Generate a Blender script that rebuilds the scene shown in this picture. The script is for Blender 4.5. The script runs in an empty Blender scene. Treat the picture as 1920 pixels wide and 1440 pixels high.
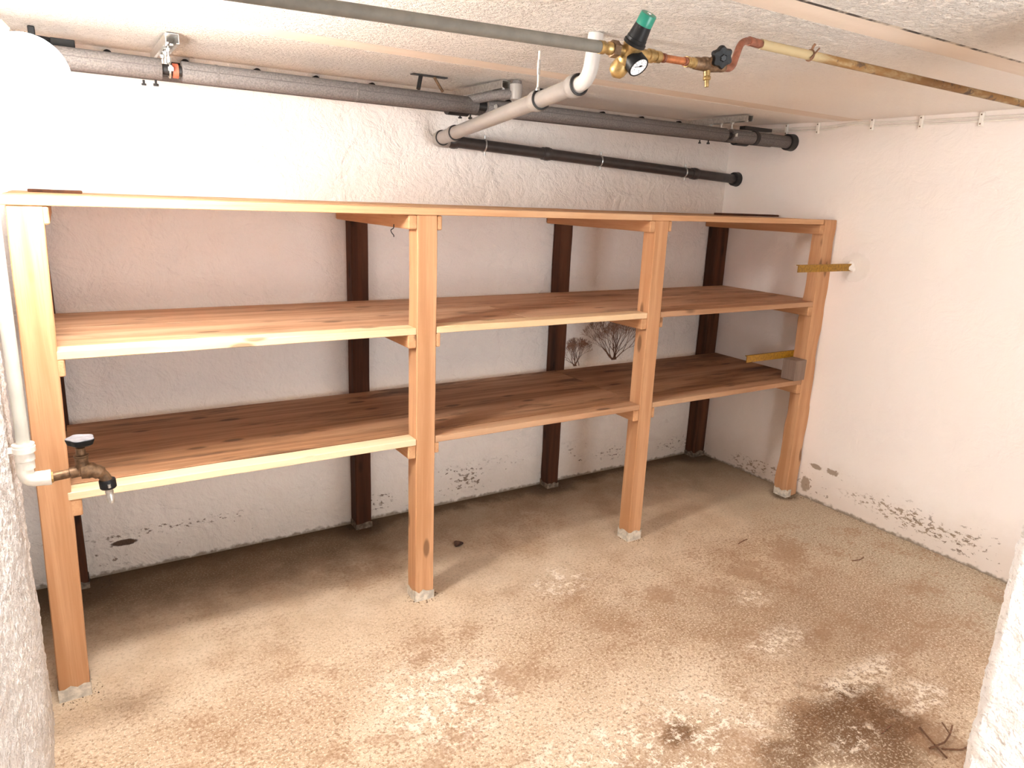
import bpy, math, random
from mathutils import Vector, Matrix, noise
random.seed(7)
SC = bpy.context.scene
COL = SC.collection

# ------------------------------------------------------------------ camera
def rot_matrix(yaw, pitch, roll):
    cy, sy, cp, sp = math.cos(yaw), math.sin(yaw), math.cos(pitch), math.sin(pitch)
    fwd = Vector((sy * cp, cy * cp, -sp)); right = Vector((cy, -sy, 0)); up = right.cross(fwd)
    r2 = math.cos(roll) * right + math.sin(roll) * up
    u2 = -math.sin(roll) * right + math.cos(roll) * up
    return Matrix((r2, u2, -fwd)).transposed()
cam_data = bpy.data.cameras.new('camera'); cam = bpy.data.objects.new('camera', cam_data); COL.objects.link(cam)
cam_data.sensor_width = 36.0; cam_data.lens = 36.0 * 1326.38 / 1920.0; cam_data.clip_start = 0.02
cam.matrix_world = Matrix.Translation((-1.1027, -3.2535, 1.6562)) @ rot_matrix(0.5648, 0.2561, 0.0403).to_4x4()
SC.camera = cam
# ------------------------------------------------------------------ world, lights, exposure
GLOBE_STRENGTH = 285.0
world = bpy.data.worlds.new('world'); SC.world = world; world.use_nodes = True
world.node_tree.nodes['Background'].inputs[0].default_value = (1.0, 0.95, 0.9, 1)
world.node_tree.nodes['Background'].inputs[1].default_value = 0.05
def area_light(name, loc, target, size, power, color):
    d = bpy.data.lights.new(name, 'AREA'); d.energy = power; d.color = color; d.size = size
    o = bpy.data.objects.new(name, d); COL.objects.link(o); o.location = loc
    o.rotation_euler = (Vector(target) - Vector(loc)).to_track_quat('-Z', 'Y').to_euler()
    return o
# added fill light behind the camera, no lamp is seen there
area_light('rear_fill_light', (.35, -4.2, 1.25), (1.6, -.9, 1.5), 1.3, 84.0, (0.93, 0.975, 1.0))
SC.view_settings.view_transform = 'Standard'; SC.view_settings.look = 'None'
SC.view_settings.gamma = 1.0; SC.view_settings.use_curve_mapping = False
SC.view_settings.exposure = -0.06
try:
    SC.cycles.use_denoising = True
    SC.cycles.max_bounces = 14; SC.cycles.diffuse_bounces = 12
    SC.cycles.sample_clamp_indirect = 60.0
except Exception:
    pass

# ------------------------------------------------------------------ node helper
class NT:
    def __init__(s, name):
        s.m = bpy.data.materials.new(name); s.m.use_nodes = True
        s.t = s.m.node_tree; s.b = s.t.nodes['Principled BSDF']
        s.tc = s.t.nodes.new('ShaderNodeTexCoord'); s.co = s.tc.outputs['Object']
    def link(s, v, sock):
        if isinstance(v, bpy.types.NodeSocket): s.t.links.new(v, sock)
        elif isinstance(v, (tuple, list)):
            sock.default_value = tuple(v) + (1.0,) if len(v) == 3 and len(sock.default_value) == 4 else v
        else: sock.default_value = v
    def mapping(s, scale=(1, 1, 1), loc=(0, 0, 0), co=None):
        n = s.t.nodes.new('ShaderNodeMapping'); s.link(co or s.co, n.inputs[0])
        n.inputs['Scale'].default_value = scale; n.inputs['Location'].default_value = loc
        return n.outputs[0]
    def noise(s, scale, detail=4, rough=.55, co=None, dist=0.0):
        n = s.t.nodes.new('ShaderNodeTexNoise'); s.link(co or s.co, n.inputs['Vector'])
        n.inputs['Scale'].default_value = scale; n.inputs['Detail'].default_value = detail
        n.inputs['Roughness'].default_value = rough; n.inputs['Distortion'].default_value = dist
        return n.outputs['Fac']
    def voronoi(s, scale, co=None, feature='F1'):
        n = s.t.nodes.new('ShaderNodeTexVoronoi'); s.link(co or s.co, n.inputs['Vector'])
        n.inputs['Scale'].default_value = scale; n.feature = feature
        return n.outputs['Distance']
    def math(s, op, a, b=0.0, c=0.0, clamp=False):
        n = s.t.nodes.new('ShaderNodeMath'); n.operation = op; n.use_clamp = clamp
        s.link(a, n.inputs[0]); s.link(b, n.inputs[1]); s.link(c, n.inputs[2])
        return n.outputs[0]
    def step(s, v, lo, hi):
        n = s.t.nodes.new('ShaderNodeMapRange'); n.interpolation_type = 'SMOOTHSTEP'
        s.link(v, n.inputs[0]); n.inputs[1].default_value = lo; n.inputs[2].default_value = hi
        if lo > hi:
            n.inputs[1].default_value = hi; n.inputs[2].default_value = lo
            n.inputs[3].default_value = 1; n.inputs[4].default_value = 0
        return n.outputs[0]
    def mix(s, f, a, b):
        n = s.t.nodes.new('ShaderNodeMix'); n.data_type = 'RGBA'
        s.link(f, n.inputs[0]); s.link(a, n.inputs[6]); s.link(b, n.inputs[7])
        return n.outputs[2]
    def sep(s, co=None):
        n = s.t.nodes.new('ShaderNodeSeparateXYZ'); s.link(co or s.co, n.inputs[0]); return n.outputs
    def blob(s, cx, cy, rx, ry, nz, amt, ax=(0, 1), soft=.35):
        """1 inside an ellipse about (cx, cy) whose edge is broken up by the noise nz"""
        xyz = s.sep()
        dx = s.math('DIVIDE', s.math('SUBTRACT', xyz[ax[0]], cx), rx)
        dy = s.math('DIVIDE', s.math('SUBTRACT', xyz[ax[1]], cy), ry)
        d = s.math('SQRT', s.math('ADD', s.math('MULTIPLY', dx, dx), s.math('MULTIPLY', dy, dy)))
        d = s.math('ADD', d, s.math('MULTIPLY', s.math('SUBTRACT', nz, .5), amt))
        return s.step(d, 1.0 + soft, 1.0 - soft)
    def bump(s, h, strength=.5, dist=.01, prev=None):
        n = s.t.nodes.new('ShaderNodeBump'); s.link(h, n.inputs['Height'])
        n.inputs['Strength'].default_value = strength; n.inputs['Distance'].default_value = dist
        if prev: s.link(prev, n.inputs['Normal'])
        return n.outputs[0]
    def done(s, color, rough=.6, normal=None, metal=0.0, spec=.5):
        s.link(color, s.b.inputs['Base Color']); s.link(rough, s.b.inputs['Roughness'])
        s.link(metal, s.b.inputs['Metallic']); s.b.inputs['Specular IOR Level'].default_value = spec
        if normal: s.link(normal, s.b.inputs['Normal'])
        return s.m

def plain(name, col, rough=.5, metal=0.0, var=.15, scale=60, bump=0.0, spec=.5):
    n = NT(name); z = n.noise(scale, 3)
    c2 = tuple(c * (1 - var) for c in col); c1 = tuple(min(1, c * (1 + var)) for c in col)
    nm = n.bump(z, .6, bump) if bump else None
    return n.done(n.mix(n.step(z, .3, .7), c2, c1), rough, nm, metal, spec)

# ------------------------------------------------------------------ surface materials
def plaster(name, base, tint, peel=True, rough_scale=38, bump_d=.006, fine=140, fine_d=.0018, ax=0):
    n = NT(name)
    big = n.noise(1.7, 4); lump = n.noise(9, 5, .6, dist=.6); mid = n.noise(rough_scale, 5, .6); f = n.noise(fine, 3)
    col = n.mix(n.step(big, .35, .68), base, tint)
    z = n.sep()[2]
    # damp, dirty foot of the wall with a ragged upper limit
    lim = n.math('ADD', z, n.math('MULTIPLY', n.math('SUBTRACT', n.noise(3.2, 5, .7), .5), .28))
    foot = n.step(lim, .34, .02)
    col = n.mix(n.math('MULTIPLY', foot, .42), col, (.50, .40, .30))
    nm = n.bump(lump, .8, bump_d * 4.5)
    nm = n.bump(mid, .8, bump_d * 1.4, nm)
    nm = n.bump(f, .5, fine_d, nm)
    if peel:
        # flaked spots near the floor
        zone = n.math('MULTIPLY', n.step(z, .02, .07), n.step(z, .27, .12))
        sm = n.noise(26, 4, .62, n.mapping((1, 1, 1.7)))
        area = n.noise(2.3, 2)
        sp = n.step(n.math('ADD', sm, n.math('MULTIPLY', n.math('SUBTRACT', area, .5), .55)), .66, .70)
        col = n.mix(n.math('MULTIPLY', n.math('MULTIPLY', sp, zone), .85), col, (.16, .10, .06))
        # hairline dirt at the very bottom edge
        edge = n.step(n.math('ADD', z, n.math('MULTIPLY', n.math('SUBTRACT', n.noise(30, 3), .5), .05)), .022, .004)
        col = n.mix(n.math('MULTIPLY', edge, .8), col, (.17, .12, .07))
    return n, col, nm
n, c, nm = plaster('plaster_back', (.86, .815, .775), (.83, .775, .735))
flake = n.blob(-1.01, .138, .05, .014, n.noise(30, 3), .9, (0, 2), .15)
c = n.mix(flake, c, (.10, .06, .04))
for (a, b, rx, rz, k) in ((-.80, .175, .22, .014, 2.6), (.15, .10, .07, .04, 2.4), (1.75, .11, .09, .03, 2.2), (2.3, .09, .1, .035, 2.2), (.62, .19, .08, .02, 2.6)):
    b_ = n.math('MULTIPLY', n.blob(a, b, rx * 1.5, rz * 1.3, n.noise(18, 4, .68), k * .9, (0, 2), .3), n.step(n.noise(52, 4, .66, n.mapping((.6, 1, 1.3))), .56, .60))
    c = n.mix(n.math('MULTIPLY', b_, .85), c, (.14, .085, .05))
M_BACK = n.done(c, .75, nm, spec=.25)
n, c, nm = plaster('plaster_right', (.87, .82, .775), (.87, .805, .77), bump_d=.0016, rough_scale=20, fine_d=.0007)
for (a, b, rx, rz, k) in ((-.873, .083, .03, .045, .9), (-.924, .212, .035, .016, 1.2), (-1.03, .213, .04, .018, 2.0), (-1.43, .125, .20, .03, 3.4),
                          (-1.56, .115, .11, .03, 3.2), (-1.77, .13, .05, .02, 3.0), (-.60, .085, .14, .02, 3.4), (-.45, .06, .1, .03, 2.6)):
    b_ = n.blob(a, b, rx, rz, n.noise(38, 4, .65), k * 1.3, (1, 2), .12)
    if k > 2.1: b_ = n.math('MULTIPLY', n.blob(a, b, rx * 1.3, rz * 1.5, n.noise(20, 4, .65), k * .6, (1, 2), .3), n.step(n.noise(48, 4, .66, n.mapping((1, .6, 1.2))), .53, .57))
    c = n.mix(n.math('MULTIPLY', b_, .85), c, (.30, .22, .15))
patch = n.blob(-.97, 1.37, .085, .075, n.noise(16, 2), .5, (1, 2), .08)      # plaster filled in round the upper bracket
c = n.mix(n.math('MULTIPLY', patch, .5), c, (.80, .76, .70))
nm = n.bump(patch, .6, .002, nm)
M_RIGHT = n.done(c, .75, nm, spec=.25)
n, c, nm = plaster('plaster_rough', (.86, .84, .825), (.76, .735, .725), peel=False, rough_scale=60, bump_d=.008, fine=190, fine_d=.003)
c = n.mix(n.math('MULTIPLY', n.step(n.noise(70, 4, .65), .56, .66), .45), c, (.42, .36, .34))
M_ROUGH = n.done(c, .7, nm, spec=.3)

n = NT('ceiling_plaster')
xyz = n.sep()
sp1 = n.noise(62, 4, .7); sp2 = n.noise(150, 3, .6)
fade = n.math('ADD', .18, n.math('MULTIPLY', n.step(xyz[0], 1.6, .6), .82))
h = n.math('MULTIPLY', n.math('ADD', n.step(sp1, .40, .68), n.math('MULTIPLY', sp2, .5)), fade)
c = n.mix(n.step(n.noise(2.0, 4), .35, .7), (.89, .85, .80), (.88, .825, .77))
pit = n.math('MULTIPLY', n.step(n.noise(78, 4, .68), .575, .64), fade)
c = n.mix(n.math('MULTIPLY', pit, .42), c, (.42, .36, .31))
M_CEIL = n.done(c, .6, n.bump(h, 1.0, .008), spec=.4)
n = NT('ceiling_joint')
c = n.mix(n.step(n.noise(7, 4, .6, n.mapping((.25, 2, 1))), .3, .7), (.74, .63, .53), (.80, .70, .60))
M_JOINT = n.done(c, .6, n.bump(n.noise(60, 3), .4, .0015))
n = NT('ceiling_crack')
c = n.mix(n.step(n.noise(7, 5, .75), .40, .54), (.62, .54, .45), (.05, .038, .03))
M_CRACK = n.done(c, .8)

n = NT('concrete_floor')
big = n.noise(1.4, 5, .6, n.mapping(loc=(3.1, 1.7, 0))); mid = n.noise(5.5, 6, .65); grit = n.noise(75, 4, .75); gr2 = n.noise(120, 3, .7, n.mapping(loc=(4, 9, 2))); edge = n.noise(7, 6, .7)
xyz = n.sep()
c = n.mix(n.step(mid, .30, .72), (.68, .55, .405), (.55, .415, .285))
c = n.mix(n.math('MULTIPLY', n.step(n.math('ADD', big, n.math('MULTIPLY', n.math('SUBTRACT', grit, .5), .3)), .50, .64), .55), c, (.36, .225, .13))
# grey-green smoother band along the right wall
gb = n.step(n.math('ADD', xyz[0], n.math('MULTIPLY', n.math('SUBTRACT', edge, .5), .5)), 1.75, 2.15)
c = n.mix(n.math('MULTIPLY', gb, .7), c, (.42, .36, .265))
under_dirt_shade = n.step(n.math('ADD', xyz[1], n.math('MULTIPLY', n.math('SUBTRACT', edge, .5), .35)), -.62, -.18)  # brown dirt under the shelves, with their shade painted into the colour
c = n.mix(n.math('MULTIPLY', under_dirt_shade, n.math('ADD', .5, n.math('MULTIPLY', n.step(xyz[0], .6, -.2), .38))), c, (.12, .072, .032))
for (a, b, rx, ry, k, amt, colr) in (
        (.99, -1.45, .30, .22, 1.6, .5, (.34, .215, .125)), (1.55, -1.72, .50, .30, 1.8, .6, (.31, .195, .115)), (1.72, -1.98, .30, .22, 1.6, .5, (.32, .20, .12)),
        (.48, -1.38, .35, .2, 1.8, .4, (.38, .25, .15)), (-.70, -1.22, .35, .16, 1.6, .3, (.42, .28, .18)), (.40, -2.03, .26, .14, 1.6, .5, (.34, .21, .12))):
    c = n.mix(n.math('MULTIPLY', n.blob(a, b, rx, ry, edge, k, soft=.5), amt), c, colr)
for (a, b, rx, ry, k, amt) in ((.98, -2.20, .23, .19, 1.6, .85), (.86, -2.09, .16, .07, 1.8, .6), (.66, -2.15, .12, .07, 2.2, .7), (.43, -1.93, .07, .045, 2.2, .75), (1.12, -2.12, .12, .06, 2.0, .6)):
    ed = n.math('ADD', n.math('MULTIPLY', edge, .7), n.math('MULTIPLY', grit, .3))
    c = n.mix(n.math('MULTIPLY', n.blob(a, b, rx, ry, ed, k * 1.5, soft=.3), amt), c, (.17, .088, .038))
# pale flaking film
fl = n.noise(22, 6, .78)
for (a, b, rx, ry, thr) in ((1.324, -1.49, .09, .06, .56), (1.15, -1.76, .15, .07, .55), (1.22, -2.05, .22, .055, .52), (1.30, -2.22, .14, .07, .54), (-.15, -1.42, .22, .22, .55),
                            (.30, -1.95, .45, .18, .57), (.62, -.98, .16, .10, .57), (.93, -2.23, .10, .045, .56)):
    bl = n.blob(a, b, rx, ry, edge, 1.6, soft=.5)
    c = n.mix(n.math('MULTIPLY', n.math('MULTIPLY', bl, n.step(fl, thr - .06, thr)), .95), c, (.90, .82, .70))
c = n.mix(n.math('MULTIPLY', n.step(grit, .52, .60), n.math('ADD', .30, n.math('MULTIPLY', n.step(xyz[1], -.7, -1.4), .42))), c, (.25, .15, .085))
c = n.mix(n.math('MULTIPLY', n.step(gr2, .53, .60), n.math('ADD', .12, n.math('MULTIPLY', n.step(xyz[1], -.6, -1.2), .5))), c, (.88, .77, .62))
c = n.mix(n.math('MULTIPLY', n.step(n.math('ADD', n.noise(2.6, 6, .72, n.mapping(loc=(1, 5, 0))), n.math('MULTIPLY', n.math('SUBTRACT', grit, .5), .45)), .50, .60), n.math('MULTIPLY', n.step(xyz[1], -.7, -1.2), .62)), c, (.36, .22, .13))
for (a, b, rx, ry) in ((.97, -2.16, .21, .10), (1.10, -2.26, .10, .08), (.68, -2.17, .11, .06), (.43, -1.93, .055, .035)):
    wet = n.blob(a, b, rx, ry, n.math('ADD', n.math('MULTIPLY', edge, .75), n.math('MULTIPLY', grit, .25)), 2.6, soft=.25)
    c = n.mix(n.math('MULTIPLY', n.math('MULTIPLY', wet, n.step(fl, .58, .50)), .55), c, (.15, .075, .032))
# dirt gathered along the back wall
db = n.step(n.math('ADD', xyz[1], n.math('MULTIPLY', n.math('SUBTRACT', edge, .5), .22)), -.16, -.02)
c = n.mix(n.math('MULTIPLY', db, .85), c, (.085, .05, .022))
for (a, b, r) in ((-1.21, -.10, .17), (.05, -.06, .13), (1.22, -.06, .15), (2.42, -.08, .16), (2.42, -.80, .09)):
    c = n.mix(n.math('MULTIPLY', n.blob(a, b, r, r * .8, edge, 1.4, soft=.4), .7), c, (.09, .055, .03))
nm = n.bump(n.noise(11, 5, .6), .5, .008); nm = n.bump(grit, .7, .004, nm)
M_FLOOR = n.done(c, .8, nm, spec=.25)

def wood(name, axis, base, dark, pale=None, knots=True, rough=.7, saw=.0006, streak=0.0):
    n = NT(name)
    oi = n.t.nodes.new('ShaderNodeObjectInfo'); rnd = oi.outputs['Random']
    cmb = n.t.nodes.new('ShaderNodeVectorMath'); cmb.operation = 'SCALE'
    cmb.inputs[0].default_value = (7.3, 5.1, 9.7); n.link(rnd, cmb.inputs['Scale'])
    add = n.t.nodes.new('ShaderNodeVectorMath'); n.link(n.co, add.inputs[0]); n.link(cmb.outputs[0], add.inputs[1])
    co = add.outputs[0]
    def st(al, ac):
        v = [ac, ac, ac]; v[axis] = al; return tuple(v)
    g1 = n.noise(1.0, 4, .6, n.mapping(st(.9, 22), co=co), .35)
    g2 = n.noise(1.0, 3, .7, n.mapping(st(5, 190), co=co))
    c = n.mix(n.step(g1, .32, .66), dark, base)
    c = n.mix(n.math('MULTIPLY', n.step(g2, .48, .66), .55), c, dark)
    if pale:
        c = n.mix(n.math('MULTIPLY', n.step(n.noise(1.0, 4, .6, n.mapping(st(.6, 5), co=co)), .5, .66), .6), c, pale)
    if streak:
        s_ = n.noise(1.0, 5, .7, n.mapping(st(1.6, 9), co=co), .4)
        c = n.mix(n.math('MULTIPLY', n.step(s_, .50, .64), streak), c, tuple(v * .38 for v in dark))
    if knots:
        k = n.voronoi(1.0, n.mapping(st(3.2, 9.5), co=co)); kk = n.step(k, .17, .09)
        c = n.mix(n.math('MULTIPLY', kk, .75), c, tuple(v * .33 for v in dark))
    nm = n.bump(g1, .4, .0016); nm = n.bump(g2, .6, saw, nm)
    return n.done(c, rough, nm, spec=.3)
POST = ((.58, .325, .175), (.45, .225, .105), (.66, .42, .25))
M_POST = wood('post_wood', 2, *POST)
M_OLD = wood('aged_post_wood', 2, (.085, .026, .009), (.04, .012, .004), (.13, .05, .022))
BAT = ((.60, .34, .18), (.47, .235, .11))
M_BATTEN = wood('batten_wood', 1, *BAT)
M_BOARD = wood('shelf_board_wood', 0, (.62, .39, .245), (.44, .25, .14), (.70, .48, .32), streak=.5)
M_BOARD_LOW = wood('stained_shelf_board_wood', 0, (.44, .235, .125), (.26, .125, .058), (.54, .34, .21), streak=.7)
M_LIP = wood('pale_front_board_wood', 0, (.78, .60, .39), (.68, .47, .27), (.82, .66, .46))
M_LIP_R = wood('brown_front_board_wood', 0, (.50, .29, .17), (.38, .20, .105), (.56, .37, .23))
M_TOP = wood('top_board_wood', 0, (.62, .365, .20), (.50, .26, .125), (.66, .44, .27))
M_BLOCK = wood('grey_block_wood', 2, (.29, .21, .17), (.20, .135, .10), saw=.001)
M_FOOTD = plain('dirty_cement_foot', (.17, .13, .095), .9, var=.5, scale=40, bump=.003)
M_FOOT = plain('cement_foot', (.58, .53, .45), .9, var=.25, scale=45, bump=.003)

M_INS = plain('grey_foam', (.135, .12, .115), .75, var=.25, scale=180, bump=.0012)
M_INS2 = plain('grey_foam_darker', (.085, .075, .072), .8, var=.2, scale=180, bump=.001)
M_PVC = plain('grey_plastic', (.31, .285, .265), .38, var=.06, scale=12)
M_PVCW = plain('light_grey_plastic', (.50, .48, .46), .35, var=.05, scale=12)
M_PVCD = plain('dark_plastic', (.045, .036, .034), .4, var=.15, scale=25)
M_RUB = plain('black_rubber', (.015, .013, .013), .5, var=.2)
M_ZINC = plain('zinc_steel', (.62, .62, .60), .35, metal=.9, var=.15, scale=90)
M_BRASS = plain('brass', (.42, .28, .115), .4, metal=.8, var=.35, scale=55)
M_BRASSD = plain('tarnished_brass', (.17, .10, .055), .5, metal=.6, var=.4, scale=70, bump=.001)
M_COPPER = plain('copper', (.50, .19, .085), .38, metal=.85, var=.3, scale=50)
M_COPPERD = plain('brown_copper', (.27, .105, .065), .45, metal=.6, var=.3, scale=60)
M_BLACK = plain('black_plastic', (.008, .008, .009), .45, var=.2, spec=.25)
M_GREEN = plain('green_plastic', (.012, .20, .135), .35, var=.1)
M_LPIPE = plain('grey_sleeve', (.17, .155, .13), .7, var=.1, scale=40, bump=.0006)
M_WHITE = plain('white_plastic', (.80, .77, .71), .4, var=.05, scale=20)
M_RISER = plain('off_white_plastic', (.52, .51, .46), .45, var=.08, scale=10)
M_DIAL = plain('dial_white', (.82, .82, .84), .5, var=.03)
M_CAP = plain('grey_cap_plastic', (.22, .22, .24), .35, var=.15)
M_AMBER = plain('amber_varnished_steel', (.30, .150, .006), .4, metal=.2, var=.3, scale=70)
M_MORTAR = plain('white_mortar', (.80, .75, .70), .85, var=.08, scale=60, bump=.002)
M_INK = plain('brown_ink', (.15, .072, .042), .8, var=.25, scale=60)
M_INKL = plain('faded_brown_ink', (.27, .155, .105), .8, var=.2, scale=60)
M_DIRT = plain('dirt', (.11, .065, .035), .9, var=.5, scale=90)
M_TWIG = plain('twig_bark', (.20, .10, .055), .85, var=.3, scale=80)
M_LEAF = plain('dead_leaf', (.10, .05, .03), .8, var=.3, scale=60)
M_ORANGE = plain('red_rubber', (.42, .10, .055), .6, var=.2)
M_YELLOW = plain('yellow_socket_plastic', (.75, .60, .10), .4, var=.05)
n = NT('stained_sleeve')
xx = n.sep()[0]
st_ = n.noise(1.0, 5, .65, n.mapping((9, 26, 26)))
g = n.step(n.math('ADD', xx, n.math('MULTIPLY', n.math('SUBTRACT', n.noise(14, 3), .5), .12)), -.60, -.50)
c = n.mix(n.math('MULTIPLY', g, n.step(st_, .30, .55)), (.44, .34, .19), (.25, .125, .035))
c = n.mix(n.math('MULTIPLY', g, n.step(n.noise(30, 3), .58, .68)), c, (.10, .055, .03))
M_RPIPE = n.done(c, .65, n.bump(st_, .4, .001))
n = NT('lit_globe'); n.b.inputs['Emission Color'].default_value = (1.0, .965, .92, 1); n.b.inputs['Emission Strength'].default_value = GLOBE_STRENGTH
M_GLOBE = n.done((.9, .9, .9), .3)

# ------------------------------------------------------------------ mesh helpers (all coordinates in metres, world)
class MB:
    def __init__(s): s.v = []; s.f = []
    def add(s, v, f):
        o = len(s.v); s.v += [tuple(p) for p in v]; s.f += [tuple(i + o for i in q) for q in f]; return s
    def box(s, x0, x1, y0, y1, z0, z1, c=0.0):
        """box, chamfered by c along its longest axis' edges"""
        if c <= 0:
            v = [(x, y, z) for x in (x0, x1) for y in (y0, y1) for z in (z0, z1)]
            return s.add(v, [(0, 1, 3, 2), (4, 6, 7, 5), (0, 4, 5, 1), (2, 3, 7, 6), (0, 2, 6, 4), (1, 5, 7, 3)])
        return s.timber((x0, x1), (y0, y1), (z0, z1), c, 1, 0)
    def timber(s, X, Y, Z, c=.003, n=6, jit=.001, seed=0, wane=None):
        """chamfered plank: long axis = longest side; rings along it jittered by jit; wane(t) moves the +first-side edge"""
        d = [X[1] - X[0], Y[1] - Y[0], Z[1] - Z[0]]; a = d.index(max(d)); u, w = [i for i in range(3) if i != a]
        R = [X, Y, Z]; rr = random.Random(seed + int(1000 * abs(X[0] + 2 * Y[0] + 3 * Z[0])))
        u0, u1 = R[u]; w0, w1 = R[w]
        prof = [(u0 + c, w0), (u1 - c, w0), (u1, w0 + c), (u1, w1 - c), (u1 - c, w1), (u0 + c, w1), (u0, w1 - c), (u0, w0 + c)]
        v = []; f = []
        stations = [R[a][0], R[a][0] + c] + [R[a][0] + d[a] * k / n for k in range(1, n)] + [R[a][1] - c, R[a][1]]
        for k, t in enumerate(stations):
            end = k in (0, len(stations) - 1)
            ju, jw = rr.uniform(-jit, jit), rr.uniform(-jit, jit)
            for (pu, pw) in prof:
                if end:
                    pu = min(max(pu, u0 + c * .8), u1 - c * .8); pw = min(max(pw, w0 + c * .8), w1 - c * .8)
                q = [0, 0, 0]; q[a] = t; q[u] = pu + ju + rr.uniform(-jit, jit) * .4; q[w] = pw + jw + rr.uniform(-jit, jit) * .4
                if wane: q = wane(q)
                v.append(tuple(q))
        m = len(stations)
        for k in range(m - 1):
            for i in range(8):
                j = (i + 1) % 8; f.append((k * 8 + i, k * 8 + j, (k + 1) * 8 + j, (k + 1) * 8 + i))
        f.append(tuple(range(7, -1, -1))); f.append(tuple((m - 1) * 8 + i for i in range(8)))
        return s.add(v, f)
    def tube(s, pts, r, seg=16, cap=True):
        pts = [Vector(p) for p in pts]; rs = r if isinstance(r, (list, tuple)) else [r] * len(pts)
        t0 = (pts[1] - pts[0]).normalized(); nrm = t0.orthogonal().normalized()
        v = []; f = []
        for k, p in enumerate(pts):
            t = (pts[min(k + 1, len(pts) - 1)] - pts[max(k - 1, 0)]).normalized()
            nrm = (nrm - t * nrm.dot(t)).normalized(); b = t.cross(nrm)
            for i in range(seg):
                a = 2 * math.pi * i / seg
                v.append(p + (nrm * math.cos(a) + b * math.sin(a)) * rs[k])
        for k in range(len(pts) - 1):
            for i in range(seg):
                j = (i + 1) % seg; f.append((k * seg + i, k * seg + j, (k + 1) * seg + j, (k + 1) * seg + i))
        if cap:
            f.append(tuple(range(seg - 1, -1, -1))); f.append(tuple((len(pts) - 1) * seg + i for i in range(seg)))
        return s.add(v, f)
    def lathe(s, p, d, prof, seg=24, wob=None):
        """revolve [(t, r), ...] about the axis p + t*d; closed with caps; wob(angle) scales the radius"""
        p = Vector(p); d = Vector(d).normalized(); n_ = d.orthogonal().normalized(); b = d.cross(n_)
        v = []; f = []
        for (t, r) in prof:
            for i in range(seg):
                a = 2 * math.pi * i / seg; q = max(r, 1e-5) * (wob(a) if wob else 1)
                v.append(p + d * t + (n_ * math.cos(a) + b * math.sin(a)) * q)
        m = len(prof)
        for k in range(m - 1):
            for i in range(seg):
                j = (i + 1) % seg; f.append((k * seg + i, k * seg + j, (k + 1) * seg + j, (k + 1) * seg + i))
        f.append(tuple(range(seg - 1, -1, -1))); f.append(tuple((m - 1) * seg + i for i in range(seg)))
        return s.add(v, f)
    def ring(s, p, d, R, r, seg=24, k=8):
        p = Vector(p); d = Vector(d).normalized(); n_ = d.orthogonal().normalized(); b = d.cross(n_); v = []; f = []
        for i in range(seg):
            a = 2 * math.pi * i / seg; e = n_ * math.cos(a) + b * math.sin(a)
            for j in range(k):
                q = 2 * math.pi * j / k; v.append(p + e * (R + r * math.cos(q)) + d * r * math.sin(q))
        for i in range(seg):
            for j in range(k):
                f.append((i * k + j, ((i + 1) % seg) * k + j, ((i + 1) % seg) * k + (j + 1) % k, i * k + (j + 1) % k))
        return s.add(v, f)
    def ball(s, p, r, seg=24, rings=14, d=(0, 0, 1)):
        prof = [(-r * math.cos(math.pi * i / rings), r * math.sin(math.pi * i / rings)) for i in range(rings + 1)]
        return s.lathe(p, d, prof, seg)
    def build(s, name, mat, parent=None, smooth=False, label=None, kind=None):
        off = Vector((0, 0, 0)); q = parent
        while q: off += q.location; q = q.parent
        me = bpy.data.meshes.new(name); me.from_pydata([Vector(p) - off for p in s.v], [], s.f); me.validate(); me.update()
        if smooth:
            me.polygons.foreach_set('use_smooth', [True] * len(me.polygons))
            try: me.set_sharp_from_angle(angle=math.radians(38))
            except Exception: pass
        me.materials.append(mat)
        o = bpy.data.objects.new(name, me); COL.objects.link(o)
        if parent: o.parent = parent
        if label: o['label'] = label
        if kind: o['kind'] = kind
        return o

def thing(name, loc, label, cat, group=None):
    o = bpy.data.objects.new(name, None); COL.objects.link(o); o.location = loc; o.empty_display_size = .05
    return tag(o, label, cat, group)
def tag(o, label, cat, group=None):
    o['label'] = label; o['category'] = cat
    if group: o['group'] = group
    return o
def dup(root, loc, label, group=None):
    r = root.copy(); COL.objects.link(r); r.location = loc; r['label'] = label
    if group: r['group'] = group
    for ch in list(root.children):
        c = ch.copy(); COL.objects.link(c); c.parent = r
        for g in ch.children:
            d = g.copy(); COL.objects.link(d); d.parent = c
    return r
def bend(pts, rad, n=6):
    pts = [Vector(p) for p in pts]; out = [pts[0]]
    for a, b, c in zip(pts, pts[1:], pts[2:]):
        d1 = (a - b).normalized(); d2 = (c - b).normalized(); rr = min(rad, (a - b).length * .49, (c - b).length * .49)
        p, q = b + d1 * rr, b + d2 * rr
        for i in range(n + 1):
            t = i / n; out.append(p * (1 - t) ** 2 + b * 2 * t * (1 - t) + q * t * t)
    out.append(pts[-1]); return out

# ------------------------------------------------------------------ setting
W, H = 2.498, 2.124
def structure(name, mb, mat, parent=None, smooth=False):
    o = mb.build(name, mat, parent, smooth); o['kind'] = 'structure'; return o
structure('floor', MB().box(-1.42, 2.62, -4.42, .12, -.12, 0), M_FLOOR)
structure('wall_back', MB().box(-1.42, 2.62, 0, .12, 0, 2.2), M_BACK)
structure('wall_right', MB().box(W, 2.62, -4.42, 0, 0, 2.2), M_RIGHT)
structure('wall_rear', MB().box(-1.42, W, -4.42, -4.3, 0, 2.2), M_ROUGH)

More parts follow.
